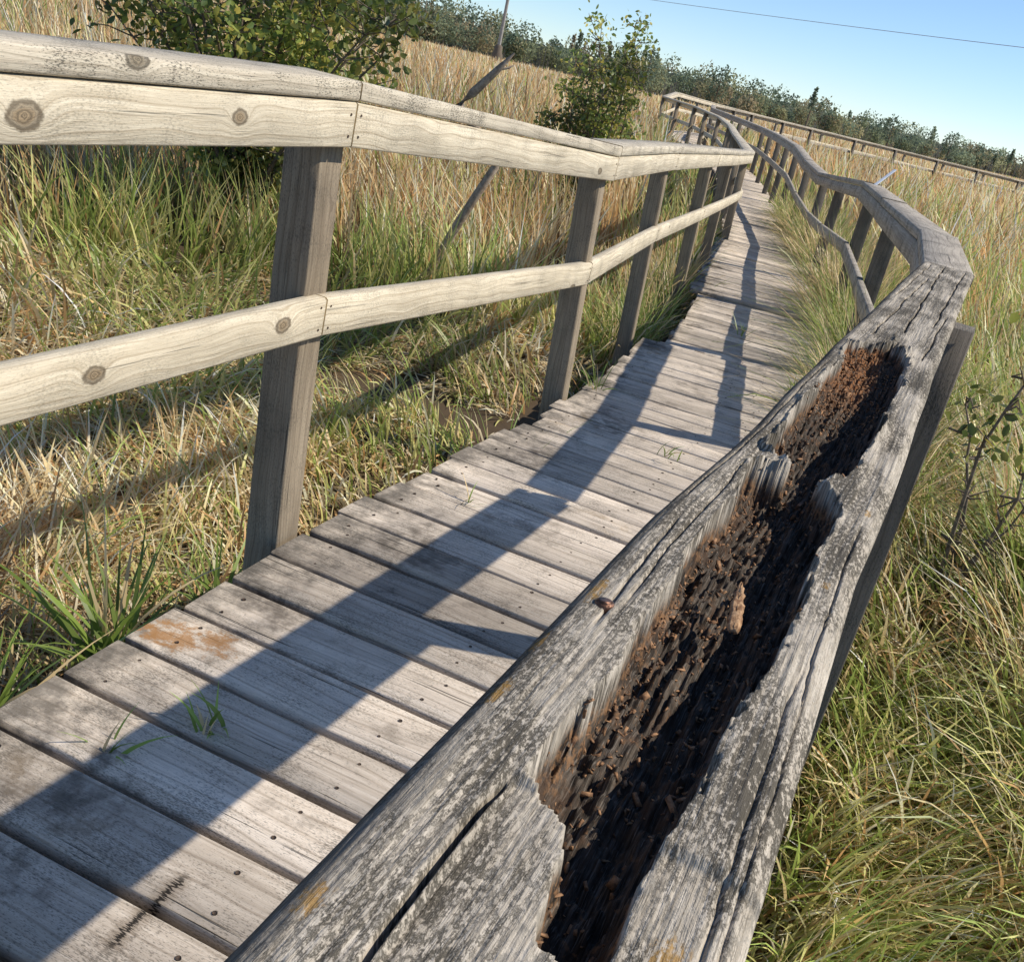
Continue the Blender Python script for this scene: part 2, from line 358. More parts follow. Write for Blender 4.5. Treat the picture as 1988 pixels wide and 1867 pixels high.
Pn,Dn=dirs(RPd)
posts=[]
th=math.radians(18.8); av=V3(math.sin(th),math.cos(th),0); bv=V3(math.cos(th),-math.sin(th),0); O=V3(-.048,.234,.88)
posts.append((O+av*1.93+bv*.082+V3(0,0,.028),bv)); posts.append((O+av*.02,bv))
for k in range(2,len(RPd)):
    d=Dn[min(k,len(Dn)-1)]; posts.append((RPd[k],V3(d[1],-d[0],0)))
build_railing(ER,RPd,1,skipfirst=True,post_at=posts)

# rotted cap -----------------------------------------------------
S=np.concatenate([np.arange(-.55,-.1,.01),np.arange(-.1,.8,.0016),np.arange(.8,1.6,.0020),np.arange(1.6,2.905,.006)])
T=np.linspace(0,.14,181)
s2,t2=np.meshgrid(S,T,indexing='ij')
bend=np.interp(S,[-.6,.5,.7,.94,1.34,1.8,2.77,2.95],[0,.004,.014,.02,.030,.045,.078,.085])[:,None]
tl0=[(-.6,.07),(.02,.070),(.036,.071),(.041,.086),(.062,.089),(.068,.078),(.08,.074),(.11,.070),(.128,.068),(.136,.056),(.146,.042),(.19,.040),(.24,.043),(.28,.045),(.33,.043),(.42,.040),(.50,.037),(.57,.034),(.655,.030),(.668,.036),(.676,.056),(.684,.058),(.694,.042),(.702,.030),(.78,.026),(.87,.024),(.95,.026),(1.05,.024),(1.20,.022),(1.30,.020),(1.35,.018),(1.358,.030),(1.385,.034),(1.392,.047),(1.41,.045),(1.418,.060),(1.445,.066),(1.6,.07)]
tr0=[(-.6,.095),(.06,.098),(.12,.100),(.20,.103),(.24,.106),(.31,.110),(.41,.113),(.49,.111),(.60,.108),(.64,.103),(.66,.090),(.677,.081),(.688,.096),(.70,.104),(.75,.107),(.85,.106),(.9,.110),(.94,.109),(.96,.103),(1.0,.104),(1.11,.109),(1.20,.108),(1.23,.100),(1.26,.102),(1.34,.104),(1.348,.090),(1.385,.088),(1.392,.097),(1.41,.094),(1.418,.076),(1.445,.07),(1.6,.05)]
def saw(s,f,a,o,fl=1):
    x=s*f+1.6*vnoise(s*f*.4,s*0+o); fr=x-np.floor(x); h=_tab[np.floor(x).astype(int)&255,int(o*7)&255]
    fr=fr if fl>0 else 1-fr
    fr=np.where(fr<.88,fr/.88,(1-fr)/.12)
    return a*(h*.9-.45)*(.35+fr)
def n1f(s,f,a,o): return a*vnoise(s*f,np.zeros_like(s)+o)
jl=saw(S,9,.0045,3.3)+saw(S,40,.0025,7.1,-1)+n1f(S,28,.0025,3.3)+n1f(S,120,.0020,7.1)+n1f(S,350,.0014,1.7); jr=saw(S,8,.0045,13.3,-1)+saw(S,36,.0025,17.1)+n1f(S,25,.0025,13.3)+n1f(S,130,.002,17.1)+n1f(S,330,.0014,11.7)
far_rag=1+.9*sstep(S,1.1,1.4)
tl=(np.interp(S,*zip(*tl0))+jl*far_rag)[:,None]; tr=(np.interp(S,*zip(*tr0))+jr*far_rag)[:,None]
cross=vnoise(s2*16,t2*420)*.007+vnoise(s2*8,t2*180)*.003+vnoise(s2*60,t2*300)*.004
dI=np.minimum(t2-tl,tr-t2)+cross*.6
inside=sstep(dI,-.0002,.0016)
fib=vnoise(s2*9+3,t2*420)*.0013+vnoise(s2*40,t2*900+7)*.0008+vnoise(s2*4,t2*110+20)*.0024
z=fib+.002*vnoise(s2*3,t2*20)
for (sa,sb,tc0,sl,dep,wd) in ((.27,.50,.024,-.02,.006,.0009),(.30,.66,.030,-.012,.004,.0007),(.5,1.2,.012,.004,.004,.001),(1.45,2.5,.035,.012,.008,.0014),(1.55,2.88,.075,-.01,.010,.0016),(1.7,2.88,.11,.005,.008,.0014),(1.35,1.9,.118,.01,.007,.0012),(-.1,.35,.125,.0,.003,.0009),(.05,.6,.132,-.008,.003,.0008),(2.0,2.88,.02,.01,.006,.0013)):
    c=tc0+sl*(s2-sa)+.004*vnoise(s2*14,s2*0+sa*9)+.001*vnoise(s2*90,s2*0+sa*9)
    env=sstep(s2,sa,sa+.06)*(1-sstep(s2,sb-.06,sb)); z-=dep*env*np.exp(-((t2-c)/wd)**2)
step=sstep(t2,.038,.040)*(1-sstep(s2,.137,.141))*(1-inside); z-=.005*step; z-=.014*np.exp(-((t2-(.037+.003*vnoise(s2*20,s2*0)))/.0011)**2)*(1-sstep(s2,.12,.145))
z-= .015*(np.clip(1-t2/.014,0,1))**2 + .010*(np.clip(1-(.14-t2)/.011,0,1))**2
uu=(t2-tl)/np.maximum(tr-tl,.005); bowl=np.clip(4*uu*(1-uu),0,1)**.45
dep=.018+.028*bowl+.008*vnoise(s2*5,t2*60)+.007*vnoise(s2*9,t2*230+4)+.006*vnoise(s2*24,t2*520+9)+.009*vnoise(s2*70,t2*170+9)+.007*vnoise(s2*170,t2*330+2)
dep*=1-.5*sstep(s2,1.2,1.45)
z-=inside*np.clip(dep,.005,.07)
lip=np.exp(-(dI/.004)**2)*(1-inside); z+=lip*(.002+.016*vnoise(s2*18,t2*120+30))*sstep(s2,.55,.7)
wide=-(np.interp(S,[-.6,.0,.4,.8,1.6],[.015,.014,.010,.006,.003])[:,None])*(1-t2/.14)**1.5
Pxy=O[None,None,:]+av[None,None,:]*s2[...,None]+bv[None,None,:]*(t2+bend+wide+ .0015*vnoise(s2*6,s2*0+5))[...,None]
Pxy[...,2]+=z
nS,nT=s2.shape
thick=np.where(S<1.9,1.0,.36)
def drop(e,dz,dt): 
    q=e.copy(); q[:,2]=.88-dz*thick+.002*vnoise(S*8,S*0+dz*50); q+=bv[None,:]*dt; return q[:,None,:]
allP=np.concatenate([drop(Pxy[:,0,:],.115,.006),drop(Pxy[:,0,:],.055,.001),Pxy,drop(Pxy[:,-1,:],.055,-.001),drop(Pxy[:,-1,:],.115,-.004)],axis=1)
rot=np.concatenate([np.zeros((nS,2)),inside,np.zeros((nS,2))],axis=1)
edgea=np.concatenate([np.zeros((nS,2)),np.exp(-np.abs(dI)/.005)*sstep(dI,-.001,.001),np.zeros((nS,2))],axis=1)
tt=np.concatenate([[-.115,-.05],T,[.19,.255]]); W2=len(tt)
i,j=np.meshgrid(np.arange(nS-1),np.arange(W2-1),indexing='ij'); b=(i*W2+j).ravel(); F=np.stack([b,b+W2,b+W2+1,b+1],1)
uvv=np.stack([np.repeat(S,W2),np.tile(tt,nS)],1); UV=uvv[F.ravel()]
t=NT('rotted_rail_wood'); u_,v_=t.uv(); r_=t.attr('rot').outputs['Fac']; e_=t.attr('rim').outputs['Fac']
oc=t.n('ShaderNodeTexCoord'); iso=t.noise(oc.outputs['Object'],170,4,.7); iso2=t.noise(oc.outputs['Object'],45,3,.6)
st=t.noise(t.vec(t.math('MULTIPLY',u_,14),t.math('MULTIPLY',v_,420)),1,4,.7); st2=t.noise(t.vec(t.math('MULTIPLY',u_,60),t.math('MULTIPLY',v_,1400)),1,3,.7)
sp1=t.noise(t.vec(t.math('MULTIPLY',u_,170),t.math('MULTIPLY',v_,380)),1,4,.75); br=t.noise(t.vec(t.math('MULTIPLY',u_,7),t.math('MULTIPLY',v_,26)),1,4,.65)
c=t.mix(t.ramp(st,.3,.7),(.33,.29,.23),(.59,.53,.44)); c=t.mix(t.math('MULTIPLY',t.ramp(st2,.5,.68),.7),c,(.105,.09,.068))
spm=t.ramp(t.math('ADD',sp1,t.math('MULTIPLY',br,.6)),.74,.85); c=t.mix(t.math('MULTIPLY',spm,.85),c,(.045,.04,.03))
wh=t.ramp(t.math('SUBTRACT',sp1,t.math('MULTIPLY',br,.5)),.28,.40); c=t.mix(t.math('MULTIPLY',wh,.35),c,(.72,.66,.56))
ed=t.ramp(v_,.0,.020,.85,0); c=t.mix(t.math('MULTIPLY',ed,t.ramp(st2,.2,.5)),c,(.05,.046,.04))
for (u0,v0,ru,rv) in ((.325,.012,.03,.006),(.085,.116,.022,.011),(.19,.011,.02,.005),(.035,.012,.016,.007),(.25,.008,.02,.004),(.62,.128,.015,.004),(.45,.122,.01,.004)):
    a=t.math('DIVIDE',t.math('SUBTRACT',u_,u0),ru); bb=t.math('DIVIDE',t.math('SUBTRACT',v_,v0),rv)
    d=t.math('ADD',t.math('MULTIPLY',a,a),t.math('MULTIPLY',bb,bb)); m=t.ramp(t.math('SUBTRACT',t.math('MULTIPLY',sp1,2.4),d),.7,1.25)
    c=t.mix(t.math('MULTIPLY',m,.75),c,(.38,.22,.06))
inn=t.mix(t.ramp(st,.38,.72),(.022,.018,.015),(.13,.108,.088)); inn=t.mix(t.math('MULTIPLY',t.ramp(st2,.52,.68),.6),inn,(.26,.235,.205))
inn=t.mix(t.math('MULTIPLY',t.ramp(iso2,.48,.66),.6),inn,(.085,.052,.034))
inn=t.mix(t.math('MULTIPLY',t.ramp(iso,.56,.68),.55),inn,(.22,.12,.06))
rust=t.math('MULTIPLY',t.ramp(e_,.3,.8),t.ramp(iso,.44,.60)); inn=t.mix(t.math('MULTIPLY',rust,.7),inn,(.32,.18,.09))
red=t.math('MULTIPLY',t.math('MULTIPLY',t.ramp(u_,1.05,1.26),t.ramp(v_,.085,.05)),t.ramp(iso,.42,.56)); inn=t.mix(t.math('MULTIPLY',red,.75),inn,(.36,.16,.065))
c=t.mix(t.ramp(r_,.35,.9),c,inn)
t.bsdf(c,.97,t.math('ADD',t.math('ADD',st,t.math('MULTIPLY',iso,.7)),t.math('MULTIPLY',sp1,.6)),.0018,.9,.12)
rr=mesh_np('rotted_top_rail',allP.reshape(-1,3),F,t.m,uv=UV,att={'rot':rot.ravel(),'rim':edgea.ravel()},smooth=False); rr['label']='grey rail cap with a splintered dark rotted-out hollow'
put(ER,rr)
def surf(s_,t_):
    i=int(np.argmin(abs(S-s_))); j=int(np.argmin(abs(T-t_))); return Pxy[i,j]
def railline(a,b,n): return [O+av*x+bv*float(np.interp(x,S,bend[:,0])) for x in np.linspace(a,b,n)]
v,f,u=sweep(railline(-.54,1.89,20),[bv]*20,[V3(0,0,1)]*20,rect(.008,.132,-.114,-.075,.004)); put(ER,mesh_np('top_rail',v,f,m_greyrail,uv=u))
v,f,u=sweep(railline(1.895,2.895,10),[bv]*10,[V3(0,0,1)]*10,rect(.006,.044,-.127,-.044,.004)); put(ER,mesh_np('top_rail',v,f,m_greyrail,uv=u))

CV=[];CF=[]
def shard(c,l,w,h,yaw,tilt):
    o=len(CV); R=Matrix.Rotation(yaw,3,'Z')@Matrix.Rotation(tilt,3,'Y')
    for x in (-1,1):
        for y in (-1,1):
            for zz in (-1,1):
                q=R@Vector((x*l*(.4+.6*random.random()),y*w*(.3+.7*random.random()),zz*h)); CV.append(c+np.array(q))
    CF.extend([(o,o+1,o+3,o+2),(o+4,o+6,o+7,o+5),(o,o+4,o+5,o+1),(o+2,o+3,o+7,o+6),(o,o+2,o+6,o+4),(o+1,o+5,o+7,o+3)])
for k in range(3000):
    ss=random.choice([random.uniform(0,1.40),random.uniform(1.0,1.40),random.uniform(1.0,1.40),random.uniform(.2,.8)]); i=int(np.argmin(abs(S-ss))); a=float(tl[i,0]);bq=float(tr[i,0])
    tt_=a+(bq-a)*(random.random()**2.0*.85+.03) if random.random()<.8 else a+(bq-a)*random.random()
    sz=random.uniform(.0005,.0014) if random.random()<.96 else random.uniform(.0014,.0026); p=surf(ss,min(max(tt_,0),.139))
    shard(p+V3(0,0,sz*.5),sz*random.uniform(1.3,3.5),sz,sz*.3,1.57-th+random.gauss(0,.6),random.gauss(0,.6))
cr=mesh_np('rotten_wood_crumbs',CV,CF,m_crumb); cr['kind']='stuff'
def chip(name,p,l,w,label):
    n=15;Vv=[];Ff=[]
    for a in range(n):
        x=a/(n-1); ww=w*(.30+.7*math.sin(math.pi*min(1,x*.9+.12))**.6)*random.uniform(.75,1.15)
        for bq,hh in ((-1,.0),(-.5,.0022),(0,.0014),(.4,.003),(1,.0005)):
            q=av*((x-.5)*l+random.uniform(-.001,.001))+bv*(bq*ww*.5-.004*(x-.5)/.5)+V3(0,0,hh+random.uniform(-.001,.001)+.004+.006*x); Vv.append(p+q)
    for a in range(n-1):
        for bq in range(4): o=a*5+bq; Ff.append((o,o+1,o+6,o+5))
    o=mesh_np(name,Vv,Ff,m_chip); s=o.modifiers.new('t','SOLIDIFY'); s.thickness=.0025
    o['label']=label;o['category']='wood chip'; return o
pc=O+av*.400+bv*.080+V3(0,0,-.022)
chip('bark_chip',pc,.055,.009,'thin brown chip of rotten bark lying in the hollow')
pS=surf(.31,.021)
V1,F1,U1=tube([pS+V3(0,0,-.003),pS+V3(0,0,.0005),pS+V3(0,0,.0018),pS+V3(0,0,.0022),pS+V3(0,0,.0008),pS+V3(0,0,-.001)],[.0058,.0058,.0052,.0040,.0034,.0001],20)
so=mesh_np('rusty_screw',V1,F1,m_bronze,smooth=True); so['label']='rusty round screw head sunk in the rail cap'; so['category']='screw'

# ---------------------------------------------------------------- grass
STRAW=V3(.80,.62,.34);PALE=V3(.90,.80,.57);GREEN=V3(.34,.43,.11);OLIVE=V3(.60,.57,.22);BROWN=V3(.50,.31,.14);RUST=V3(.72,.44,.20)
PAL=np.array([STRAW,PALE,GREEN,OLIVE,BROWN,RUST])
def blades(name,B,az,Ln,W,lean,curve,colr,nseg=4,mat=None):
    N=len(B); P=np.zeros((N,nseg+1,3)); P[:,0]=B; h=np.stack([np.cos(az),np.sin(az),0*az],1)
    for k in range(nseg):
        ph=lean+curve*((k+.5)/nseg); P[:,k+1]=P[:,k]+(Ln/nseg)[:,None]*(h*np.sin(ph)[:,None]+V3(0,0,1)[None]*np.cos(ph)[:,None])
    tw=az+np.pi/2+rng.normal(size=N)*.7; wd=np.stack([np.cos(tw),np.sin(tw),rng.normal(size=N)*.25],1)
    prof=np.array([.75,1,.95,.65,.06]) if nseg==4 else np.interp(np.linspace(0,1,nseg+1),[0,.4,1],[.8,1,.06])
    A=P-wd[:,None,:]*(W[:,None]*prof[None])[...,None]*.5; C=P+wd[:,None,:]*(W[:,None]*prof[None])[...,None]*.5
    V=np.stack([A,C],2).reshape(-1,3); m=2*(nseg+1)
    base=(np.arange(N)*m)[:,None]+np.arange(nseg)[None]*2
    F=np.stack([base,base+1,base+3,base+2],-1).reshape(-1,4)
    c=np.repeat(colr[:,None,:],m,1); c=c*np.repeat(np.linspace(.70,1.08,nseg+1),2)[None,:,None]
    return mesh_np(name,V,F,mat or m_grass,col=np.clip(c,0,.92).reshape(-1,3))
def field(name,N,r0,r1,mode):
    r=np.exp(rng.uniform(math.log(r0),math.log(r1),N)); a=rng.uniform(-math.radians(44),math.radians(50),N)
    x=r*np.sin(a);y=r*np.cos(a); d=pathdist(x,y)
    left=(x<y*.28)&(y<12); rightside=(x>y*.28)
    keep=(d>np.where(left&(y<5.2),.92,.66)+ (rng.random(N)*.10)); 
    dens=vnoise(x*1.3,y*1.3)+.5*vnoise(x*4,y*4)
    keep&=(dens>np.where(rightside,-.6,-.30)); x,y,r,d,left,rightside=[q[keep] for q in (x,y,r,d,left,rightside)]; N=len(x)
    z=gz(x,y)-.01; az=rng.uniform(0,2*np.pi,N)*.55+2.2+5*vnoise(x*.8,y*.8)
    gf=np.clip(.26+1.2*vnoise(x*.45+30,y*.45)+.6*vnoise(x*2,y*2)+ np.where(x>y*.3,.08,0)+np.where(left&(d>1.8)&(d<4.5),.12,0)-np.where(left&(d<1.8),.20,0),.02,.75)
    sc=(r/2.2)**.85
    if mode=='near':
        thatch=rng.random(N)<np.where(left,.76,.36)
        Ln=np.where(thatch,rng.uniform(.18,.40,N),rng.uniform(.22,.52,N))*np.where(rightside,1.3,.72)*np.interp(r,[2,7],[.9,1.3])
        lean=np.where(thatch,rng.uniform(.6,1.3,N),abs(rng.normal(size=N))*.3); curve=np.where(thatch,rng.uniform(.8,2.2,N),rng.uniform(.4,1.6,N))
        W=rng.uniform(.0028,.0078,N)*np.maximum(sc,.9)*np.where(rightside,1.25,1)
        close=d<1.2; Ln=np.where(close,Ln*.62,Ln)
    else:
        reed=sstep(r,7,16)
        Ln=rng.uniform(.45,.8,N)*(1-reed)+rng.uniform(.8,1.35,N)*reed; lean=abs(rng.normal(size=N))*.14; curve=rng.uniform(.1,1.1,N)
        W=rng.uniform(.0040,.0078,N)*sc; thatch=rng.random(N)<.2
        Ln=np.where((d<1.6)&(y<30),Ln*.62,Ln)
        gf=gf*np.interp(r,[7,18,60],[1.15,.75,.3])+np.where(d<1.6,.35,0)
    g=rng.random(N)<gf*np.where(thatch,.35,1.2)
    dry=rng.choice([0,1,4,5],N,p=[.44,.32,.13,.11] if mode=='near' else [.40,.18,.14,.28])
    idx=np.where(g,rng.choice([2,3],N,p=[.5,.5]),dry)
    col=PAL[idx]*(1+rng.normal(size=(N,1))*.2).clip(.5,1.5)*(1+.6*vnoise(x*1.1,y*1.1))[:,None]*np.where(rightside,1.12,1)[:,None]
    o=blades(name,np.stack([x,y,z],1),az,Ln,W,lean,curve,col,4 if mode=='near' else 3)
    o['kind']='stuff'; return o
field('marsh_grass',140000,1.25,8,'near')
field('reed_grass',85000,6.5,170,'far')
def edgeweeds(N,s0,s1,side,lat0,h0,name):
    ss=rng.uniform(s0,s1,N); lat=(lat0+abs(rng.normal(size=N))*.18)*side
    px=np.interp(ss,cum,PATH[:,0]);py=np.interp(ss,cum,PATH[:,1]); dx=np.interp(ss+.2,cum,PATH[:,0])-px;dy=np.interp(ss+.2,cum,PATH[:,1])-py; dl=np.hypot(dx,dy)
    bx=px+dy/dl*lat; by=py-dx/dl*lat; clump=vnoise(ss*1.7,ss*0+4+side)+.5*vnoise(ss*5,ss*0+9)
    kk=clump>-.2; bx,by,ss,clump=bx[kk],by[kk],ss[kk],clump[kk]; N=len(bx)
    az=rng.uniform(0,2*math.pi,N); Ln=h0*(.55+.6*rng.random(N))*(1+.5*clump)
    gsel=rng.random(N)<(.55+.8*vnoise(ss*1.1,ss*0+40)); col=np.where(gsel[:,None],V3(.34,.42,.10)[None],STRAW[None])*rng.uniform(.6,1.2,(N,1))
    o=blades(name,np.stack([bx,by,gz(bx,by)-.01],1),az,Ln,rng.uniform(.006,.011,N)*(ss/9)**.6,abs(rng.normal(size=N))*.24,rng.uniform(.3,1.8,N),col,4); o['kind']='stuff'
edgeweeds(16000,5.4,19,1,.57,.84,'edge_weeds')
edgeweeds(3500,7.4,17,-1,.62,.48,'edge_weeds')

def tuft(p,n,l,label,green=.85,w=.006,spread=.02):
    N=n; B=np.array(p)[None]+np.c_[rng.normal(size=(N,2))*spread,np.zeros(N)]
    az=rng.uniform(0,2*np.pi,N); Ln=l*rng.uniform(.5,1.1,N); col=np.where((rng.random(N)<green)[:,None],V3(.24,.34,.07)[None],STRAW[None])*rng.uniform(.7,1.3,(N,1))
    o=blades('grass_tuft',B,az,Ln,w*rng.uniform(.6,1.3,N),rng.uniform(.1,.8,N),rng.uniform(.3,1.3,N),col,5)
    o['label']=label;o['category']='grass';o['group']='grass tufts along the boardwalk'
for p,n,l,w in (((-.42,1.44,-.01),14,.10,.007),((-.54,1.33,-.02),7,.13,.006),((-.12,2.66,-.02),6,.11,.005),((.52,3.5,-.03),9,.11,.005),((.26,4.35,-.1),16,.19,.007),((1.3,5.2,-.12),14,.16,.006),((1.2,6.6,-.16),12,.16,.006)):
    tuft(p,n,l,'small green grass tuft growing between deck planks',w=w)
for p,n,l,w in (((-.05,3.4,-.38),45,.52,.010),((-.82,2.0,-.36),60,.42,.012),((-.95,1.7,-.36),60,.40,.011),((-.68,2.35,-.38),24,.36,.009),((-1.04,1.5,-.36),45,.36,.010)):
    tuft(p,n,l,'green broad-bladed grass clump beside the boardwalk edge',.92,w)

# ---------------------------------------------------------------- shrubs
def leaves(C,size,col,droop=.3):
    N=len(C); d=rng.normal(size=(N,3)); d[:,2]-=droop; d/=np.linalg.norm(d,axis=1)[:,None]
    n=rng.normal(size=(N,3)); n[:,2]+=.8; a=np.cross(d,n); a/=np.linalg.norm(a,axis=1)[:,None]; nn=np.cross(a,d)
    s=size[:,None]
    pts=[C,C+d*s*.35+a*s*.28+nn*s*.07,C+d*s*.72+a*s*.22+nn*s*.05,C+d*s,C+d*s*.72-a*s*.22+nn*s*.05,C+d*s*.35-a*s*.28+nn*s*.07]
    V=np.stack(pts,1).reshape(-1,3); b=np.arange(N)*6
    F=np.concatenate([np.stack([b,b+1,b+2,b+3],1),np.stack([b,b+3,b+4,b+5],1)])
    return V,F,np.repeat(col,6,axis=0)
def shrub(base,H,Rw,nst,nleaf,lsize,pal,label,low=.2,tip=1.0,name='leafy_shrub'):
    E=empty(name,base,label,'shrub'); base=np.array(base,float); tubes=[];tips=[]
    for k in range(nst):
        a=k*2.4+rng.uniform(-.4,.4); q=rng.uniform(.15,1)**.6; end=base+V3(math.cos(a)*Rw*q,math.sin(a)*Rw*q,H*(rng.uniform(.75,1.0) if q<.5 else rng.uniform(.40,.85))*tip)
        mid=base*.5+end*.5+V3(0,0,.12*H)+rng.normal(size=3)*.05*H
        pts=[]
        for t_ in np.linspace(0,1,8): pts.append(base*(1-t_)**2+2*mid*t_*(1-t_)+end*t_**2+rng.normal(size=3)*.012*H*t_)
        tubes.append(tube(pts,np.linspace(.005*H+.003,.003,8),6))
        for t_ in range(1,8):
            for m in range(3):
                d=rng.normal(size=3); d/=np.linalg.norm(d); d[2]=abs(d[2])*.6; e=pts[t_]+d*Rw*.32*rng.uniform(.4,1.1)
                tubes.append(tube([pts[t_],(pts[t_]+e)/2+rng.normal(size=3)*.02,e],[.005,.004,.002],4))
                for w in np.linspace(.25,1.1,5): tips.append(pts[t_]*(1-w)+e*w)
    tips=np.array(tips); tips=tips[tips[:,2]>base[2]+low*H]
    V,F,U=merge(tubes); put(E,mesh_np('trunk',V,F,m_bark,uv=U,smooth=True))
    idx=rng.integers(0,len(tips),nleaf); C=tips[idx]+rng.normal(size=(nleaf,3))*lsize*.9
    tone=(1+1.3*vnoise(C[:,0]*3,C[:,2]*3)); colr=pal[rng.integers(0,len(pal),nleaf)]*tone[:,None].clip(.5,1.6)
    V,F,c=leaves(C,lsize*rng.uniform(.6,1.2,nleaf),colr); put(E,mesh_np('crown',V,F,m_leaf,col=c))
    return E
pal=np.array([(.16,.215,.055),(.20,.255,.06),(.27,.30,.07),(.105,.155,.045),(.48,.41,.10),(.18,.225,.06),(.36,.36,.09)])
shrub((-2.42,7.6,-.45),3.1,1.22,32,12000,.068,pal,'large dense green leafy shrub behind the pale railing',low=.13)
shrub((-.0,12,-.5),2.3,.60,30,5400,.060,pal*1.1,'upright narrow green leafy shrub in the marsh',low=.12)
shrub((1.62,3.45,-.45),1.30,.24,4,70,.05,pal*.95,'small broad-leaved green weed among grass',low=.5,name='leafy_weed')

# dead branch
pts=[(-.93,7,-.45),(-.84,7,-.2),(-.75,7,.03),(-.665,7,.25),(-.57,7,.47),(-.60,7.02,.60),(-.76,7.03,.68),(-.885,7.05,.785),(-.815,7.03,.88),(-.745,7.01,.97),(-.675,7,1.06),(-.595,7,1.165)]
n=len(pts)
V,F,U=tube(np.array(pts)+rng.normal(size=(n,3))*.003,np.interp(np.linspace(0,1,n),[0,.5,.75,.95,1],[.034,.026,.030,.020,.006]),9)
V2,F2,U2=tube([(-.68,7,1.05),(-.61,7.0,1.08),(-.585,7.03,1.10)],[.010,.008,.003],6)
V,F,U=merge([(V,F,U),(V2,F2,U2)]); o=mesh_np('dead_branch',V,F,m_deadwood,smooth=True,uv=None); o['label']='crooked grey dead branch leaning out of the grass'; o['category']='branch'
v,f,u=sweep([V3(2.02,7.9,.80),V3(2.27,8.25,.985)],[V3(.7,-.7,0)]*2,[V3(-.3,-.3,.8)]*2,rect(-.012,.012,-.003,.003,.001)); o=mesh_np('metal_bar',v,f,m_rod,uv=u); o['label']='thin pale metal bar sticking out from the grey railing'; o['category']='metal bar'
PX,PY=-13.8,138
V1=tube([(PX,PY,-1),(PX,PY,4),(PX,PY,10.2)],[.25,.22,.18],10); arm=sweep([V3(PX-.9,PY+.3,9.4),V3(PX+.9,PY-.3,9.4)],[V3(0,1,0)]*2,[V3(0,0,1)]*2,rect(-.06,.06,-.07,.07,.01))
V,F,U=merge([V1,arm]); pole=mesh_np('utility_pole',V,F,m_pole,uv=U); pole['label']='grey wooden utility pole standing in the marsh'; pole['category']='utility pole'
V,F,U=tube([(PX,PY,-.3),(PX,PY,.9),(PX,PY,1.3),(PX,PY,1.9),(PX,PY,2.1)],[.65,.7,.5,.5,.26],10); mesh_np('base_guard',V,F,m_bark,parent=pole)
wp=[];A=V3(-13.8,138,9.6);B=V3(60,29,9.6)
for q in np.linspace(0,1,40): wp.append(A*(1-q)+B*q+V3(0,0,-.7*4*q*(1-q)))
V,F,U=tube(wp,[.022]*40,5); w=mesh_np('overhead_wire',V,F,m_wire); w['label']='thin overhead power line crossing the clear sky'; w['category']='wire'

# ---------------------------------------------------------------- forest
fp_haze=np.array([(.20,.25,.17),(.26,.30,.18),(.32,.33,.19),(.18,.235,.165),(.34,.32,.19),(.34,.29,.185),(.24,.28,.18)])*1.12  # foliage palette, lightened and greyed with distance haze painted into the colours
LC=[];LS=[];LCc=[]
def crown(x,y,h,w,z0,conif,col,n):
    q=rng.random(n); ang=rng.uniform(0,2*np.pi,n)
    if conif: rad=w*(1-q)**.8*(.35+.65*rng.random(n))*(1+.4*np.sin(q*30)); zz=z0+h*(.12+.88*q)
    else:
        el=np.arccos(rng.uniform(-.9,1,n)); rr=rng.uniform(.75,1.02,n)*(1+.22*np.sin(ang*3+x)*np.sin(el*4+y)); rad=w*np.sin(el)**.8*rr; zz=z0+h*.55+h*.45*np.cos(el)*rr
    C=np.stack([x+rad*np.cos(ang),y+rad*np.sin(ang),zz],1); cc=col[None]*rng.uniform(.75,1.25,(n,1)); return C,cc
def hgt(a): return np.interp(a,[-.4,-.3,-.2,-.147,-.09,-.05,.05,.12,.2,.3,.4,.6],[.074,.062,.050,.041,.033,.030,.033,.030,.026,.021,.017,.0155])
for k in range(540):
    a=rng.uniform(-.36,.62); row=rng.integers(0,3); D=np.interp(a,[-.3,.1,.5],[320,340,480])+row*16+rng.normal()*3
    x=a*D;y=D; h=(hgt(a)*D+1.3)*rng.uniform(.60,1.04)*(1 if row else .68); w=rng.uniform(2.0,4.8)*(.9 if row else 1); con=rng.random()<.10
    if con: w*=.45;h*=1.05
    C,cc=crown(x,y,h,w,-.5,con,fp_haze[rng.integers(0,len(fp_haze))]*rng.uniform(.7,1.25),210); LC.append(C);LCc.append(cc);LS.append(rng.uniform(.5,1.0,210))
C=np.concatenate(LC);V,F,c=leaves(C,np.concatenate(LS)*1.1,np.concatenate(LCc),0)
aa=np.linspace(-.37,.63,260); D=np.interp(aa,[-.3,.1,.5],[320,340,480])+20; top=(hgt(aa)*D+1.2)*(.48+.12*rng.random(260))
b0=np.stack([aa*D,D,-.5+0*aa],1);b1=np.stack([aa*D,D+2,top],1); UV_=np.stack([b0,b1],1).reshape(-1,3); k=np.arange(259)*2
F=np.concatenate([F,np.stack([k,k+1,k+3,k+2],1)+len(V)]); V=np.concatenate([V,UV_]); c=np.concatenate([c,np.tile(V3(.15,.175,.135),(len(UV_),1))])
tn=900; a=rng.uniform(-.36,.62,tn); D=np.interp(a,[-.3,.1,.5],[316,336,476])+rng.random(tn)*8; hh=rng.uniform(2,5,tn); x=a*D
tv=np.stack([np.stack([x,D,0*x-.5],1),np.stack([x+.16,D,0*x-.5],1),np.stack([x+.14,D,hh],1),np.stack([x+.04,D,hh],1)],1).reshape(-1,3); k=np.arange(tn)*4
F=np.concatenate([F,np.stack([k,k+1,k+2,k+3],1)+len(V)]); V=np.concatenate([V,tv]); c=np.concatenate([c,np.repeat(rng.uniform(.25,.42,(tn,1))*V3(1,.93,.85)[None],4,axis=0)])
m_forest=mat_col('hazy_forest_foliage',.45,.8,.1)
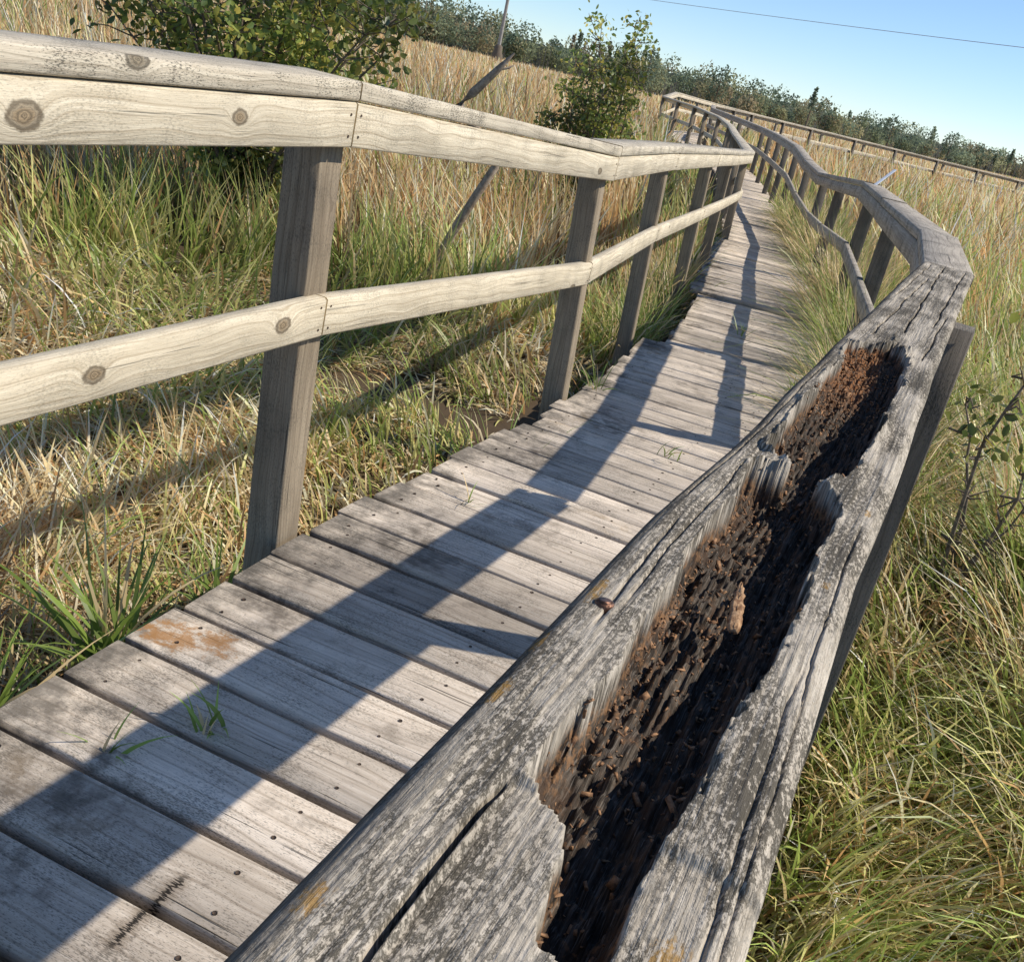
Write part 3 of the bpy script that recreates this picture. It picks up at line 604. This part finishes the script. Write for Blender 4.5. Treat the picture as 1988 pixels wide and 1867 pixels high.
fo=mesh_np('forest',V,F,m_forest,col=c); fo['kind']='stuff'
for a,hf,D,con in ((.035,.036,318,False),(-.03,.032,318,True),(.185,.031,345,True),(.10,.032,335,False),(.26,.0238,380,False),(.315,.0215,400,False),(.37,.0185,430,True)):
    E=empty('pine_tree' if con else 'broadleaf_tree',(a*D,D,-.5),'tall dark conifer rising above the distant wood' if con else 'tall round-crowned tree rising above the distant wood','tree')
    h=hf*D+1.6; V,F,U=tube([(a*D,D,-.5),(a*D+.2,D,h*.5),(a*D,D,h*.93)],[.3,.2,.05],7); put(E,mesh_np('trunk',V,F,m_bark,uv=U))
    C,cc=crown(a*D,D,h,1.9 if con else 2.7,-.5,con,fp_haze[3]*.85,420)
    if con: C=C[C[:,2]>h*.45]; cc=cc[:len(C)]
    V,F,c=leaves(C,rng.uniform(.6,1.0,len(C)),cc,0); put(E,mesh_np('crown',V,F,m_forest,col=c))

# ---------------------------------------------------------------- light, sky, camera
el=math.radians(43); to=Vector((math.cos(el)*.995,math.cos(el)*.1,math.sin(el)))
sun=bpy.data.lights.new('sun','SUN'); sun.energy=5.0; sun.angle=math.radians(.5); sun.color=(1,.91,.775)
so=bpy.data.objects.new('sun',sun); so.rotation_euler=to.to_track_quat('Z','Y').to_euler(); COL.objects.link(so)
w=bpy.data.worlds.new('World'); SC.world=w; w.use_nodes=True; nt=w.node_tree; nt.nodes.clear()
sky=nt.nodes.new('ShaderNodeTexSky'); sky.sky_type='NISHITA'; sky.sun_disc=False; sky.sun_elevation=el; sky.sun_rotation=math.radians(84); sky.altitude=1500; sky.air_density=.95; sky.dust_density=.05; sky.ozone_density=5
bg=nt.nodes.new('ShaderNodeBackground'); bg.inputs[1].default_value=.15; ow=nt.nodes.new('ShaderNodeOutputWorld')
nt.links.new(sky.outputs[0],bg.inputs[0]); nt.links.new(bg.outputs[0],ow.inputs[0])
cam=bpy.data.cameras.new('camera'); co=bpy.data.objects.new('camera',cam); COL.objects.link(co); SC.camera=co
cam.sensor_width=36; cam.sensor_fit='HORIZONTAL'; cam.lens=36*2000/1988; cam.clip_end=5000; cam.clip_start=.02
p=math.radians(21.87); ro=math.radians(13.1); R0=Vector((1,0,0));U0=Vector((0,math.sin(p),math.cos(p)));D0=Vector((0,math.cos(p),-math.sin(p)))
xc=R0*math.cos(ro)+U0*math.sin(ro); yc=-R0*math.sin(ro)+U0*math.cos(ro); zc=-D0
M=Matrix(((xc.x,yc.x,zc.x,0),(xc.y,yc.y,zc.y,0),(xc.z,yc.z,zc.z,1.15),(0,0,0,1))); co.matrix_world=M
SC.view_settings.view_transform='Standard'; SC.view_settings.look='None'; SC.view_settings.exposure=0
